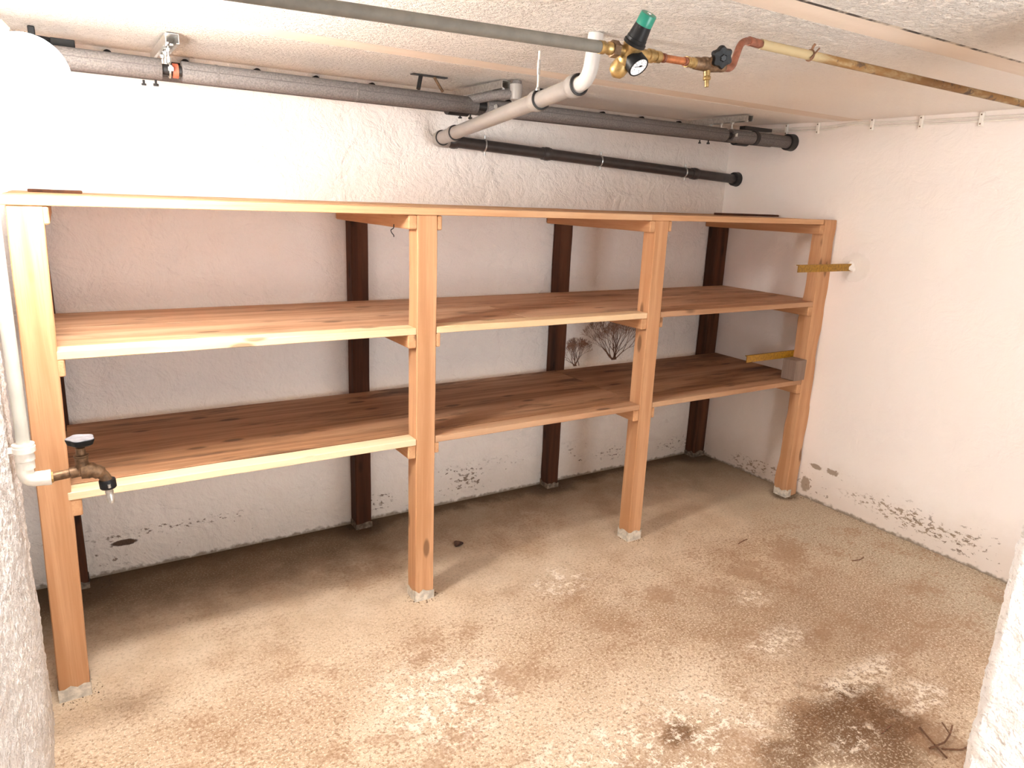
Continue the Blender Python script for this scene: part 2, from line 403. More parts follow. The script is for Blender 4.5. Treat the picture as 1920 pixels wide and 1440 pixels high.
def rough_sheet(path, z0, z1, fine_z, amp, freq, dense, coarse):
    """a wall skin that follows a plan path (list of (x, y)) with real bumps; the last item of each corner gives its rounding"""
    pts = []
    for (a, b) in zip(path, path[1:]):
        L = math.hypot(b[0] - a[0], b[1] - a[1]); st = dense if (a[2] or b[2]) else coarse
        nseg = max(1, int(L / st))
        for k in range(nseg): pts.append((a[0] + (b[0] - a[0]) * k / nseg, a[1] + (b[1] - a[1]) * k / nseg, (b[1] - a[1]) / L, -(b[0] - a[0]) / L))
    a, b = path[-2], path[-1]; L = math.hypot(b[0] - a[0], b[1] - a[1]); pts.append((b[0], b[1], (b[1] - a[1]) / L, -(b[0] - a[0]) / L))
    zs = [z0]; z = z0
    while z < z1 - 1e-6:
        z = min(z1, z + (dense if z < fine_z else .05)); zs.append(z)
    v = []; f = []; nz = len(zs)
    for i, p in enumerate(pts):
        pn = pts[i - 1] if i else p
        nx, ny = p[2] + pn[2], p[3] + pn[3]; l = math.hypot(nx, ny) or 1; nx /= l; ny /= l
        for z in zs:
            q = Vector((p[0], p[1], z))
            dd = noise.noise(q * freq) * amp + noise.noise(q * freq * 3.1) * amp * .6 + noise.noise(q * 9) * amp * .7
            v.append((p[0] + nx * dd, p[1] + ny * dd, z))
    for i in range(len(pts) - 1):
        for k in range(nz - 1): f.append((i * nz + k, (i + 1) * nz + k, (i + 1) * nz + k + 1, i * nz + k + 1))
    return v, f
mb = MB()
mb.add(*rough_sheet([(-1.283, -4.3, 0), (-1.283, -1.75, 0), (-1.283, -.875, 1), (-1.291, -.866, 1), (-1.37, -.866, 1), (-1.37, 0, 0)], 0, 2.16, 1.5, .0048, 46, .007, .06))
mb.box(-1.42, -1.40, -4.3, 0, 0, 2.16)
structure('wall_left', mb, M_ROUGH, smooth=True)
mb = MB()
mb.add(*rough_sheet([(1.02, -2.6, 0), (1.02, -2.8, 0), (.80, -2.8, 0), (.755, -2.8, 1), (.742, -2.787, 1), (.738, -2.62, 1), (.750, -2.60, 1), (.80, -2.60, 0), (1.02, -2.60, 0)][::-1], 0, 2.16, 1.5, .0042, 30, .007, .06))
structure('wall_front', mb, M_ROUGH, smooth=True)

# ceiling: plastered concrete panels with smooth recessed joint strips
ceil = structure('ceiling', MB().box(-1.42, 2.62, -4.42, .12, 2.165, 2.28), M_CEIL)
def panel(y0, y1, z0, z1, name='ceiling_panel', mat=M_CEIL, x0=-1.42, x1=2.55):
    v = [(x0, y0, z0), (x1, y0, z0), (x1, y1, z1), (x0, y1, z1), (x0, y0, 2.165), (x1, y0, 2.165), (x1, y1, 2.165), (x0, y1, 2.165)]
    return MB().add(v, [(0, 3, 2, 1), (4, 5, 6, 7), (0, 1, 5, 4), (1, 2, 6, 5), (2, 3, 7, 6), (3, 0, 4, 7)]).build(name, mat, ceil)
panel(-.755, 0, 2.124, 2.143)
panel(-.885, -.755, 2.1222, 2.1248, 'joint_strip', M_JOINT)
panel(-1.965, -.885, 2.122, 2.122)
panel(-2.060, -1.965, 2.1224, 2.1224, 'joint_strip', M_JOINT)
panel(-2.074, -2.060, 2.1226, 2.1226, 'joint_groove', M_CRACK)
panel(-4.42, -2.074, 2.122, 2.122)

# ------------------------------------------------------------------ the shelving unit
YF = -.825
Z_TOP, Z_MID, Z_LOW = 1.586, 1.142, .698           # undersides of the three shelves
shelf = thing('storage_shelf', (.6, -.4, 0), 'long homemade timber shelf with three levels standing against the white back wall', 'shelf')
def wood_part(name, mat, X, Y, Z, label=None, parent=None, **k):
    return MB().timber(X, Y, Z, **k).build(name, mat, parent or shelf, label=label)
posts = []
def leaning(top, bot, lo=.0):
    def w(q): q[0] += bot + (top - bot) * q[2] / 1.6; return q
    return w
def wavy(q):
    if q[0] > 2.45: q[0] -= .006 + .007 * math.sin(q[2] * 9.1) + .004 * math.sin(q[2] * 23) - .004
    if q[0] < 2.41 and q[1] > -.8: q[1] += .008 * math.sin(q[2] * 7.3 + 1) + .004 * math.sin(q[2] * 19)
    return q
def front_post(x0, x1, d, z1, wane=None, n=14, jit=.0009):
    p = wood_part('post', M_POST, (x0, x1), (YF, YF + d), (0.0, z1), c=.003, n=n, jit=jit, wane=wane); posts.append(p); return p
def foot(post, x0, x1, y0, y1, z1, dx=0.0, mat=None):
    e = .0025; mb = MB(); per = []
    xs = [(x0 - e, y0 - e), (x1 + e, y0 - e), (x1 + e, y1 + e), (x0 - e, y1 + e)]
    for (a, b) in zip(xs, xs[1:] + xs[:1]):
        for k in range(5): per.append((a[0] + (b[0] - a[0]) * k / 5, a[1] + (b[1] - a[1]) * k / 5))
    m = len(per); v = [(p[0] + dx, p[1], 0) for p in per]
    v += [(p[0] + dx, p[1], z1 + random.uniform(-.010, .008)) for p in per]
    cx, cy = (x0 + x1) / 2 + dx, (y0 + y1) / 2
    v += [(cx + (p[0] - cx + dx) * .94, cy + (p[1] - cy) * .94, z1 - .012) for p in per]
    f = [(i, (i + 1) % m, m + (i + 1) % m, m + i) for i in range(m)] + [(m + i, m + (i + 1) % m, 2 * m + (i + 1) % m, 2 * m + i) for i in range(m)]
    mb.add(v, f).build('post_foot', mat or M_FOOT, post, label='dirty grey cement at the foot of the rear post' if mat else 'pale grey cement smeared round the foot of the post')
p = front_post(-1.266, -1.178, .078, Z_TOP, leaning(.036, .0)); foot(p, -1.266, -1.178, YF, YF + .078, .052)
p = front_post(0, .082, .078, Z_TOP); foot(p, 0, .082, YF, YF + .078, .047)
p = front_post(1.168, 1.248, .078, Z_TOP); foot(p, 1.168, 1.248, YF, YF + .078, .052)
p = front_post(2.392, 2.496, .078, 1.612, wavy, 40, .0012); foot(p, 2.388, 2.43, YF - .004, YF + .078, .045)
for (x0, x1) in ((-1.24, -1.158), (.011, .092), (1.187, 1.262), (2.388, 2.494)):
    p = wood_part('post', M_OLD, (x0, x1), (-.079, -.003), (0, Z_TOP), c=.004, n=14, jit=.0012, label='dark aged rear post against the wall')
    foot(p, x0, x1, -.079, -.003, .035, mat=M_FOOTD)
# battens that carry the boards, nailed to both sides of each pair of posts
def batten(x0, x1, ztop, h, y1=-.004):
    return wood_part('batten', M_BATTEN, (x0, x1), (YF + .001, y1), (ztop - h, ztop - .0005), c=.004, n=6, jit=.0007)
for zt, h in ((Z_TOP, .052), (Z_MID, .052), (Z_LOW, .056)):
    batten(-1.176 + (.030 if zt > 1.5 else .015 if zt > 1 else .0), -1.138 + (.008 if zt > 1.5 else 0), zt, h)
    batten(-.034, -.0005, zt, h); batten(.0825, .101, zt, h + (.002 if zt > 1 else -.01))
    batten(1.135, 1.1675, zt, h); batten(1.2485, 1.269, zt, h - .004)
    batten(2.356, 2.3915, zt, h)
MB().tube(bend([(-.036, -.69, 1.545), (-.036, -.69, 1.530), (-.046, -.682, 1.524), (-.044, -.69, 1.512), (-.036, -.69, 1.505), (-.036, -.69, 1.498)], .006), .0018, 6).build('hook', M_BLACK, shelf, True, 'small black screw hook')
# boards: wide boards behind the front posts, a pale filler board between the posts at the front edge
TH = .026
def board(mat, x0, x1, y0, y1, z, th=TH, name='board', label=None, sag=0, tilt=0.0):
    def w(q):
        q[2] += sag * math.sin(math.pi * (q[0] - x0) / (x1 - x0)) + tilt * (q[1] - YF); return q
    return wood_part(name, mat, (x0, x1), (y0, y1), (z, z + th), c=.002, n=10, jit=.0006, label=label, wane=w)
# top shelf runs over the posts
board(M_TOP, -1.245, 1.139, YF - .006, -.60, Z_TOP); board(M_TOP, 1.141, 2.372, YF - .004, -.60, Z_TOP)
board(M_TOP, -1.245, .60, -.597, -.30, Z_TOP, TH + .001); board(M_TOP, .603, 2.385, -.597, -.30, Z_TOP, TH - .001)
board(M_TOP, -1.245, 1.2, -.297, -.006, Z_TOP, TH + .002); board(M_TOP, 1.203, 2.385, -.297, -.006, Z_TOP, TH)
# middle shelf
for (x0, x1, mt) in ((-1.168, -.0015, M_LIP), (.084, 1.166, M_LIP), (1.25, 2.39, M_LIP_R)):
    board(mt, x0, x1, YF + .001, YF + .077, Z_MID, name='front_board', label='pale front edge board' if mt is M_LIP else None)
board(M_BOARD, -1.165, .55, YF + .079, -.42, Z_MID, TH - .001); board(M_BOARD, .552, 2.492, YF + .079, -.42, Z_MID, TH - .001)
board(M_BOARD, -1.165, 1.05, -.418, -.081, Z_MID, TH - .0015); board(M_BOARD, 1.052, 2.492, -.418, -.081, Z_MID, TH - .001)
# bottom shelf
for (x0, x1, mt) in ((-1.172, -.0015, M_LIP), (.084, 1.166, M_LIP_R)):
    board(mt, x0, x1, YF - .002, YF + .066, Z_LOW, name='front_board', label='pale front edge board' if mt is M_LIP else None)
board(M_LIP_R, 1.25, 2.39, YF + .001, YF + .077, Z_LOW, name='front_board')
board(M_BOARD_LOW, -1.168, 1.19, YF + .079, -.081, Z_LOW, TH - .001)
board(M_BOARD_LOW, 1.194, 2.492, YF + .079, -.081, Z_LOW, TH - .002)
MB().timber((2.300, 2.392), (YF - .012, YF + .078), (.726, .842), .003, 2, .0008).build('wood_block', M_BLOCK, shelf, label='grey weathered wooden block nailed beside the end post')

# loose boards lying on the top shelf
o = MB().timber((1.99, 2.47), (-.46, -.40), (Z_TOP + TH + .0012, Z_TOP + TH + .013), .002, 4, .0004).build('loose_lath', M_OLD)
tag(o, 'thin dark lath lying loose on the top shelf near the white right wall', 'lath')
o = MB().timber((-1.19, -1.03), (-.28, -.20), (Z_TOP + TH + .0025, Z_TOP + TH + .012), .002, 4, .0006).build('loose_lath', M_OLD)
tag(o, 'short dark sliver of wood lying on the top shelf beneath the globe lamp', 'lath')

# ------------------------------------------------------------------ globe lamp on the left wall
LP = Vector((-1.135, -1.266, 1.877))
lamp = thing('globe_lamp', (-1.28, -1.266, 2.05), 'lit white glass globe lamp on a slanted socket on the left wall', 'lamp')
dl = (Vector((-1.283, -1.266, 2.05)) - LP).normalized()
MB().ball(LP, .0855, 40, 24, dl).build('globe', M_GLOBE, lamp, True)
MB().lathe(LP, dl, [(.080, .040), (.082, .044), (.10, .044), (.104, .036), (.16, .034), (.19, .040), (.192, .02)]).build('socket', M_YELLOW, lamp, True, 'yellow plastic socket')
MB().lathe((-1.279, -1.266, 2.035), (1, 0, 0), [(-.004, .048), (.012, .048), (.02, .04), (.03, .034)]).build('wall_plate', M_WHITE, lamp, True)

# ------------------------------------------------------------------ insulated heating pipe below the ceiling, second pipe behind it
PZ, PY, PR = 2.028, -.46, .0335
def px(x): return (x, PY, PZ + .006 * 0)
hp = thing('insulated_pipe', (.6, PY, PZ), 'thick grey foam insulated pipe hung along the back wall below the ceiling', 'pipe')
MB().tube([px(-1.36), px(2.50)], .018, 16).build('inner_pipe', M_RUB, hp, True)
for i, (a, b) in enumerate(((-1.30, -.768), (-.706, .432), (.478, 1.945), (1.985, 2.47))):
    s = MB().lathe((a, PY, PZ), (1, 0, 0), [(0, .022), (0, PR - .002), (.003, PR), (b - a - .003, PR), (b - a, PR - .002), (b - a, .022)], 32).build('foam_sleeve', M_INS, hp, True)
    MB().box(a + .004, b - .004, PY - PR - .0006, PY - PR + .002, PZ + .003, PZ + .0055).build('seam', M_INS2, s)
for x in (-.60, -.10, 1.2, 2.30):
    MB().lathe((x, PY, PZ), (1, 0, 0), [(0, PR), (.001, PR + .0012), (.009, PR + .0012), (.010, PR)], 32).build('tape_ring', M_INS, hp, True)
MB().lathe((-.735, PY, PZ), (1, 0, 0), [(0, .018), (.001, .0235), (.018, .0235), (.019, .018)], 24).build('rubber_lining', M_ORANGE, hp, True, 'red rubber lining of the clamp')
MB().lathe((2.452, PY, PZ), (1, 0, 0), [(0, .034), (0, .044), (.046, .047), (.0475, .03)], 32).build('hole_ring', M_RUB, hp, True, 'black ring for the dark hole where the pipe enters the wall')  # black ring stands in for the dark gap of the wall hole
MB().tube(bend([(.40, -.46, 2.048), (.47, -.56, 2.066), (.535, -.61, 2.072), (.535, -.615, 2.123)], .03), .0195, 14).build('branch_pipe', M_INS, hp, True)
MB().lathe((.535, -.608, 2.073), (0, 0, 1), [(-.028, .012), (-.022, .022), (0, .026), (.036, .026), (.0365, .02)], 18).build('branch_elbow', M_PVC, hp, True)
mb = MB().lathe((2.16, PY, PZ), (1, 0, 0), [(0, PR), (.001, PR + .004), (.028, PR + .004), (.029, PR)], 24)
mb.box(2.12, 2.34, PY + .02, PY + .06, PZ + .045, PZ + .062).build('black_wrap', M_RUB, hp, True, 'black wrapping near the wall end')
# hidden second pipe
h2 = thing('second_pipe', (.6, -.30, 2.03), 'second grey pipe running half hidden behind the thick insulated ceiling pipe', 'pipe')
MB().tube([(-1.36, -.31, 2.036), (2.50, -.31, 2.036)], .027, 20).build('foam_sleeve', M_INS2, h2, True)
for x in (.37, 2.19):
    MB().lathe((x, -.31, 2.036), (1, 0, 0), [(0, .026), (0, .037), (.10, .037), (.10, .026)], 20).build('black_wrap', M_RUB, h2, True)
# hangers: strut channel screwed to the ceiling with threaded rods
def make_hanger(x):
    t = thing('pipe_hanger', (x, -.36, 2.122), '', 'pipe hanger')
    z1, z0, y0, y1 = 2.1235, 2.094, -.578, -.137
    mb = MB(); w = .020
    mb.box(x - w, x + w, y0, y1, z1 - .002, z1).box(x - w, x - w + .002, y0, y1, z0, z1 - .002).box(x + w - .002, x + w, y0, y1, z0, z1 - .002)
    mb.box(x - w + .002, x - w + .009, y0, y1, z0, z0 + .002).box(x + w - .009, x + w - .002, y0, y1, z0, z0 + .002)
    mb.build('channel', M_ZINC, t)
    for (y, zb) in ((PY, 2.046), (-.385, 2.050), (-.31, 2.058)):
        mb = MB(); mb.tube([(x, y, z0 + .01), (x, y, zb)], .0042, 10)
        r = mb.build('threaded_rod', M_ZINC, t, True)
        MB().lathe((x, y, z0 - .008), (0, 0, 1), [(0, .009), (.007, .009), (.007, .014), (.0085, .014)], 6).build('nut', M_ZINC, r)
        MB().lathe((x, y, zb + .004), (0, 0, 1), [(0, .0075), (.018, .0075)], 6).build('coupling_nut', M_ZINC, r)
    MB().ring((x, PY, PZ), (1, 0, 0), .0225, .0035, 28, 6).lathe((x, PY - .03, PZ + .006), (0, -1, 0), [(0, .005), (.012, .005)], 6).box(x - .008, x + .008, PY - .038, PY - .024, PZ - .006, PZ + .006).build('pipe_clamp', M_ZINC, t, True)
    MB().lathe((x - .03, -.33, 2.008), (0, 0, -1), [(0, .004), (.012, .004), (.012, .009), (.020, .009)], 10).build('clamp_bolt', M_RUB, t)
    MB().lathe((x - .065, -.30, 2.008), (0, 0, -1), [(0, .004), (.012, .004), (.012, .008), (.018, .008)], 10).build('clamp_bolt', M_RUB, t)
    MB().lathe((x, -.555, z0 - .004), (0, 0, 1), [(0, .008), (.005, .008)], 6).build('screw', M_ZINC, t)
    return t
hg = make_hanger(-.743); hg['label'] = 'zinc strut hanger holding the grey pipe nearest the lit globe lamp'; hg['group'] = 'pipe hangers on the ceiling'
dup(hg, (.506, -.36, 2.122), 'zinc strut hanger behind the sloping grey drain pipe', 'pipe hangers on the ceiling')
dup(hg, (1.993, -.36, 2.122), 'zinc strut hanger on the ceiling near the white right wall', 'pipe hangers on the ceiling')
# black strap hanger
st = thing('strap_hanger', (.235, -.40, 2.12), 'black two-legged strap hanger between ceiling and grey pipe', 'pipe hanger')
MB().box(.165, .32, -.415, -.385, 2.1275, 2.1315).build('plate', M_RUB, st)
MB().tube([(.205, -.40, 2.128), (.185, -.42, 2.073)], .009, 8).build('leg', M_RUB, st, True)
MB().tube([(.265, -.40, 2.128), (.295, -.42, 2.073)], .006, 8).build('leg', M_BRASSD, st, True)

# black cable with nailed clips along the back wall just under the ceiling
cb = thing('black_cable', (-.8, -.30, 2.10), 'black cable clipped along the top of the white back wall', 'cable')
cp = [(-1.37, -.32, 2.088), (-1.18, -.30, 2.098), (-1.123, -.30, 2.101), (-1.06, -.29, 2.100), (-1.02, -.22, 2.085), (-.97, -.06, 2.108), (-.895, -.0135, 2.112)]
MB().tube(bend(cp, .03), .009, 10).build('cable_sheath', M_BLACK, cb, True)
MB().tube([(-.895, -.0135, 2.112), (.6, -.0135, 2.112), (2.49, -.0135, 2.112)], .006, 8).build('cable_run', M_BLACK, cb, True)
MB().timber((-1.133, -1.113), (-.312, -.288), (2.088, 2.133), .002, 1, 0).build('strap', M_BLACK, cb)
MB().timber((-1.075, -1.005), (-.31, -.275), (2.080, 2.107), .002, 1, 0).build('bracket', M_BLACK, cb)
CLIPS = (-.894, -.628, -.355, -.111, .142, .86, 1.464, 1.746, 2.036)
def make_clip(x):
    c = MB().lathe((x, -.0005, 2.118), (0, -1, 0), [(0, .016), (.022, .016), (.026, .013), (.026, .007), (.021, .006)], 18).build('cable_clip', M_BLACK, cb, True)
    MB().lathe((x, -.021, 2.118), (0, -1, 0), [(0, .0045), (.003, .004)], 8).build('nail', M_ZINC, c)
    return c
c0 = make_clip(CLIPS[0])
for x in CLIPS[1:]:
    c = c0.copy(); COL.objects.link(c); c.location = (x - CLIPS[0], 0, 0)
    d = c0.children[0].copy(); COL.objects.link(d); d.parent = c

# ------------------------------------------------------------------ drain pipe
dr = thing('drain_pipe', (.25, -1.5, 2.12), 'grey plastic drain pipe dropping from the ceiling and sloping to the back wall', 'pipe')
A = Vector((.246, -1.497, 2.1215)); B = Vector((.240, -1.487, 1.996)); Cc = Vector((.437, -.092, 1.911)); E = Vector((2.496, -.092, 1.826))
ds = (Cc - B).normalized(); dw = (E - Cc).normalized()
MB().tube(bend([A, B, B + ds * .14], .055, 10), .0222, 24).build('drop_elbow', M_PVCW, dr, True)
MB().tube([B + ds * .075, B + ds * .33], .0262, 24).build('sloping_pipe', M_PVC, dr, True)
MB().tube([B + ds * .33, Cc - ds * .22], .0275, 24).build('sloping_pipe', M_PVC, dr, True)
MB().tube([Cc - ds * .22, Cc - ds * .03], .0295, 24).build('sloping_pipe', M_PVC, dr, True)
def collar(p, d, r, name='collar', mat=M_PVC, L=.05):
    c = MB().lathe(p, d, [(0, r), (.001, r + .004), (L * .3, r + .004), (L * .4, r + .0065), (L * .75, r + .0065), (L * .85, r + .004), (L, r + .004), (L + .001, r)], 28).build(name, mat, dr, True)
    return c
def seal(parent, p, d, r): MB().ring(p, d, r, .0038, 28, 8).build('seal_ring', M_RUB, parent, True, 'black rubber ring')
c = collar(B + ds * .062, ds, .0275, L=.045); seal(c, B + ds * .060, ds, .0285)
c = collar(B + ds * .318, ds, .0278, L=.05); seal(c, B + ds * .318, ds, .031)
c = collar(Cc - ds * .24, ds, .0275, L=.045); seal(c, Cc - ds * .242, ds, .0295)
c = collar(Cc - ds * .065, ds, .0295, L=.03); seal(c, Cc - ds * .065, ds, .031)
MB().tube(bend([Cc - ds * .04, Cc, Cc + dw * .05], .04, 10), .0335, 24).build('wall_elbow', M_PVC, dr, True)
MB().tube([Cc + dw * .04, Cc + dw * .62], .0270, 24).build('wall_pipe', M_PVCD, dr, True, 'dark brown grey pipe along the wall')
MB().tube([Cc + dw * .60, Cc + dw * 1.64], .0278, 24).build('wall_pipe', M_PVCD, dr, True, 'dark brown grey pipe along the wall')
MB().tube([Cc + dw * 1.62, E], .0264, 24).build('wall_pipe', M_PVCD, dr, True, 'dark brown grey pipe along the wall')
for t in (.05, .59, 1.66): collar(Cc + dw * t, dw, .0272, mat=M_PVCD, L=.05)
MB().lathe(E - dw * .035, dw, [(0, .026), (0, .040), (.034, .044), (.035, .026)], 28).build('hole_ring', M_RUB, dr, True, 'black ring for the dark hole where the drain enters the wall')  # dark gap round the drain, coloured in as a black ring
for t in (.245, .965, 1.60):
    q = Cc + dw * t
    k = MB().ring(q, dw, .0302, .004, 28, 6).tube([q + Vector((0, .03, 0)), Vector((q.x, -.001, q.z))], .004, 8).build('pipe_clamp', M_ZINC, dr, True)
    for sg in (1, -1): MB().lathe(q + Vector((0, -.01, .030 * sg)), (0, 0, sg), [(0, .006), (.016, .006)], 8).build('clamp_bolt', M_ZINC, k, True)
rd = thing('rod_hanger', (.268, -1.175, 2.12), 'thin white rod hanging from the ceiling to the sloping drain pipe', 'pipe hanger')
MB().tube([(.268, -1.175, 2.124), (.268, -1.175, 2.01)], .0035, 8).build('rod', M_WHITE, rd, True)
MB().lathe((.268, -1.175, 2.05), (0, 0, 1), [(0, .0055), (.045, .0055)], 8).build('coupling_nut', M_ZINC, rd)
MB().lathe((.268, -1.175, 2.012), (0, 0, -1), [(0, .006), (.006, .008), (.010, .008)], 8).build('nut', M_ZINC, rd)

# ------------------------------------------------------------------ water line with pressure reducer and stop valve
lp = thing('water_pipe', (-.6, -1.983, 1.955), 'grey sleeved water pipe crossing below the ceiling into the pressure reducer', 'pipe')
LE = Vector((-.107, -1.975, 1.970)); LS = Vector((-1.282, -1.985, 1.936)); dl2 = (LE - LS).normalized()
MB().tube([LS, LE], .0122, 24).build('pipe_sleeve', M_LPIPE, lp, True)
pr = thing('pressure_reducer', (-.03, -1.97, 1.955), 'brass pressure reducer with green capped black bonnet and small gauge', 'valve')
O = Vector((-.030, -1.970, 1.957)); ab = Vector((.004, -.052, .074)).normalized()
MB().lathe(LE - dl2 * .004, dl2, [(0, .010), (.0, .0132), (.012, .0132), (.015, .011), (.022, .011), (.025, .013), (.032, .013)], 20).build('inlet_socket', M_BRASS, pr, True)
MB().lathe(LE + dl2 * .027, dl2, [(0, .013), (.001, .0175), (.018, .0175), (.019, .013)], 6).build('union_nut', M_BRASSD, pr)
mb = MB().tube([LE + dl2 * .04, (.035, -1.97, 1.972)], .0115, 20).ball(O, .0205, 24, 14).lathe(O, ab, [(0, .018), (.020, .018), (.026, .022), (.034, .022)], 24)
mb.build('body', M_BRASS, pr, True)
MB().lathe(O + ab * .002, -ab + Vector((-.25, .12, .0)), [(0, .016), (.012, .0175), (.016, .0195), (.032, .0195), (.040, .016), (.044, .009), (.047, .004)], 24).build('filter_bowl', M_BRASS, pr, True)
MB().lathe(O + ab * .033, ab, [(0, .0245), (.006, .0245), (.008, .022), (.014, .022), (.015, .021), (.042, .0178), (.043, .0165)], 28).build('bonnet', M_BLACK, pr, True, 'black plastic bonnet')
cap = MB().lathe(O + ab * .074, ab, [(0, .0178), (.0225, .0174), (.024, .0162), (.0245, .004)], 28).build('cap', M_GREEN, pr, True, 'green cap')
MB().lathe(O + ab * .0985, ab, [(0, .005), (.0012, .0045)], 12).build('cap_screw', M_ZINC, cap)
G1 = Vector((-.018, -1.998, 1.9385)); ga = Vector((.10, -.60, -.62)).normalized(); G0 = G1 - ga * .026
gau = MB().lathe(G0, ga, [(-.006, .006), (0, .010), (0, .0225), (.0245, .0235), (.0265, .0225), (.0265, .0203), (.0245, .0203)], 32).build('gauge', M_BLACK, pr, True, 'black cased pressure gauge')
MB().lathe(G0, ga, [(.0240, .0002), (.0252, .0204)], 32).build('dial', M_DIAL, gau)
# dial: scale ticks, numerals as short strokes, needle
gx = ga.cross(Vector((0, 0, 1))).normalized() * -1; gy = ga.cross(gx).normalized() * -1
if gy.z < 0: gy = -gy
gx = gy.cross(ga); mb = MB()
def stroke(a, b, w):
    pa = G0 + ga * .0257 + gx * a[0] + gy * a[1]; pb = G0 + ga * .0257 + gx * b[0] + gy * b[1]
    t = (pb - pa).normalized(); s_ = t.cross(ga) * w
    mb.add([pa - s_, pb - s_, pb + s_, pa + s_], [(0, 1, 2, 3)])
for k in range(13):
    a = math.radians(225 - 270 * k / 12); r0, r1 = .0148 if k % 3 == 0 else .0160, .0180
    stroke((math.cos(a) * r0, math.sin(a) * r0), (math.cos(a) * r1, math.sin(a) * r1), .0005)
for a in (225, 157, 90, 22, -45):
    q = math.radians(a); stroke((math.cos(q) * .0108 - .001, math.sin(q) * .0108), (math.cos(q) * .0108 + .001, math.sin(q) * .0108), .0009)
stroke((-.012, -.002), (.006, .0035), .0008); stroke((.0, .002), (.007, .0045), .0022)
mb.build('dial_marks', M_BLACK, gau)
v0 = Vector((.030, -1.970, 1.972)); v1 = Vector((.300, -1.970, 1.976)); dv = (v1 - v0).normalized()
MB().lathe(v0, dv, [(-.004, .010), (0, .0145), (.012, .0145), (.013, .0105), (.020, .0105), (.021, .0125), (.034, .0125), (.036, .0095)], 20).build('outlet_socket', M_BRASS, pr, True)
cu = thing('copper_pipe', (.10, -1.97, 1.973), 'short copper pipe joining the pressure reducer to the stop valve', 'pipe')
MB().tube([v0 + dv * .034, v0 + dv * .118], .0082, 18).build('tube', M_COPPER, cu, True)
for t in (.042, .108): MB().lathe(v0 + dv * t, dv, [(0, .0082), (.001, .0100), (.007, .0100), (.008, .0082)], 20).build('bead', M_COPPERD, cu, True)
sv = thing('stop_valve', (.20, -1.97, 1.975), 'tarnished brass stop valve with a black star handle below the ceiling', 'valve')
mb = MB().lathe(v0 + dv * .115, dv, [(0, .010), (.0, .0118), (.008, .0118), (.010, .010), (.016, .010), (.018, .0118), (.026, .0118)], 20)
mb.build('inlet_socket', M_BRASS, sv, True)
hx = Vector((.228, -1.998, 1.990)); hb = v0 + dv * .185
hd = (hx - hb).normalized()
MB().lathe(v0 + dv * .14, dv, [(0, .0105), (.004, .0135), (.03, .0142), (.05, .0155), (.062, .0140), (.085, .0112), (.09, .0112), (.10, .0095)], 20).lathe(hb, hd, [(0, .013), (.018, .0125), (.02, .009), (.03, .009)], 18).lathe(v0 + dv * .175, (0, 0, 1), [(0, .013), (.014, .012), (.016, .008)], 14).build('body', M_BRASSD, sv, True)
MB().lathe(hx, Vector((-.35, -.75, -.25)), [(-.012, .010), (-.008, .022), (.004, .0235), (.011, .020), (.013, .008), (.016, .006)], 36, lambda a: 1 + .11 * math.cos(6 * a)).build('handle', M_BLACK, sv, True, 'black six lobed handle')
MB().lathe(v0 + dv * .183, (.02, -.1, -1), [(.010, .0085), (.024, .0075), (.026, .009), (.032, .009), (.034, .0055), (.048, .005)], 14).build('drain_cock', M_BRASS, sv, True)
rp = thing('supply_pipe', (1.2, -1.94, 2.055), 'cream sleeved supply pipe with rusty brown stains running to the right wall', 'pipe')
R0 = Vector((.412, -1.948, 2.050)); R1 = Vector((2.497, -1.945, 2.044))
MB().tube(bend([v0 + dv * .235, (.297, -1.969, 1.977), (.322, -1.965, 2.036), (.352, -1.955, 2.049), R0 + Vector((.03, 0, 0))], .022, 8), .0083, 18).build('copper_bend', M_COPPERD, rp, True, 'brown copper swan neck')
MB().lathe((.362, -1.954, 2.0492), (1, .1, 0), [(0, .0083), (.001, .0105), (.022, .0105), (.023, .0096), (.03, .0105), (.044, .0105), (.046, .0083)], 18).build('copper_socket', M_COPPERD, rp, True)
MB().tube([R0, R0.lerp(R1, .25), R1], .0118, 20).build('pipe_sleeve', M_RPIPE, rp, True)
q = R0.lerp(R1, .093)
MB().ring(q, (1, 0, 0), .0132, .0024, 22, 6).tube([q + Vector((.002, -.002, .011)), q + Vector((.005, -.004, .022)), q + Vector((.010, -.004, .027))], .0032, 8).tube([q + Vector((-.012, -.012, -.012)), q + Vector((.012, -.018, .016))], .0022, 6).build('wire_clip', M_TWIG, rp, True, 'rusty wire clip')

# ------------------------------------------------------------------ tap on the left wall
TY = -1.1
ri = thing('riser_pipe', (-1.246, TY, 1.5), 'off-white plastic pipe running down the left wall in front of the timber post', 'pipe')
MB().tube([(-1.240, TY, 2.122), (-1.247, TY, .972)], .0158, 24).build('pipe_sleeve', M_RISER, ri, True)
MB().lathe((-1.2475, TY, .980), (0, 0, -1), [(-.006, .016), (-.005, .0255), (.004, .0255), (.006, .0215), (.028, .0215), (.030, .0228), (.040, .0228), (.042, .0205), (.064, .0205)], 28).build('coupling', M_WHITE, ri, True)
MB().tube(bend([(-1.2505, TY, .935), (-1.2515, TY, .884), (-1.196, TY, .882)], .030, 10), .0198, 24).build('elbow', M_WHITE, ri, True)
MB().lathe((-1.212, TY, .882), (1, 0, 0), [(0, .0198), (.010, .0208), (.016, .0208), (.017, .012)], 24).build('elbow_collar', M_WHITE, ri, True)
MB().lathe((-1.2475, TY, .963), (0, 0, 1), [(0, .0245), (0, .0265), (.014, .0265), (.014, .0245)], 24).box(-1.283, -1.268, TY - .008, TY + .008, .964, .976).build('wall_clip', M_WHITE, ri, True)
tp = thing('water_tap', (-1.15, TY, .88), 'old brown brass tap with grey topped black handwheel jutting across the shelf post', 'tap')
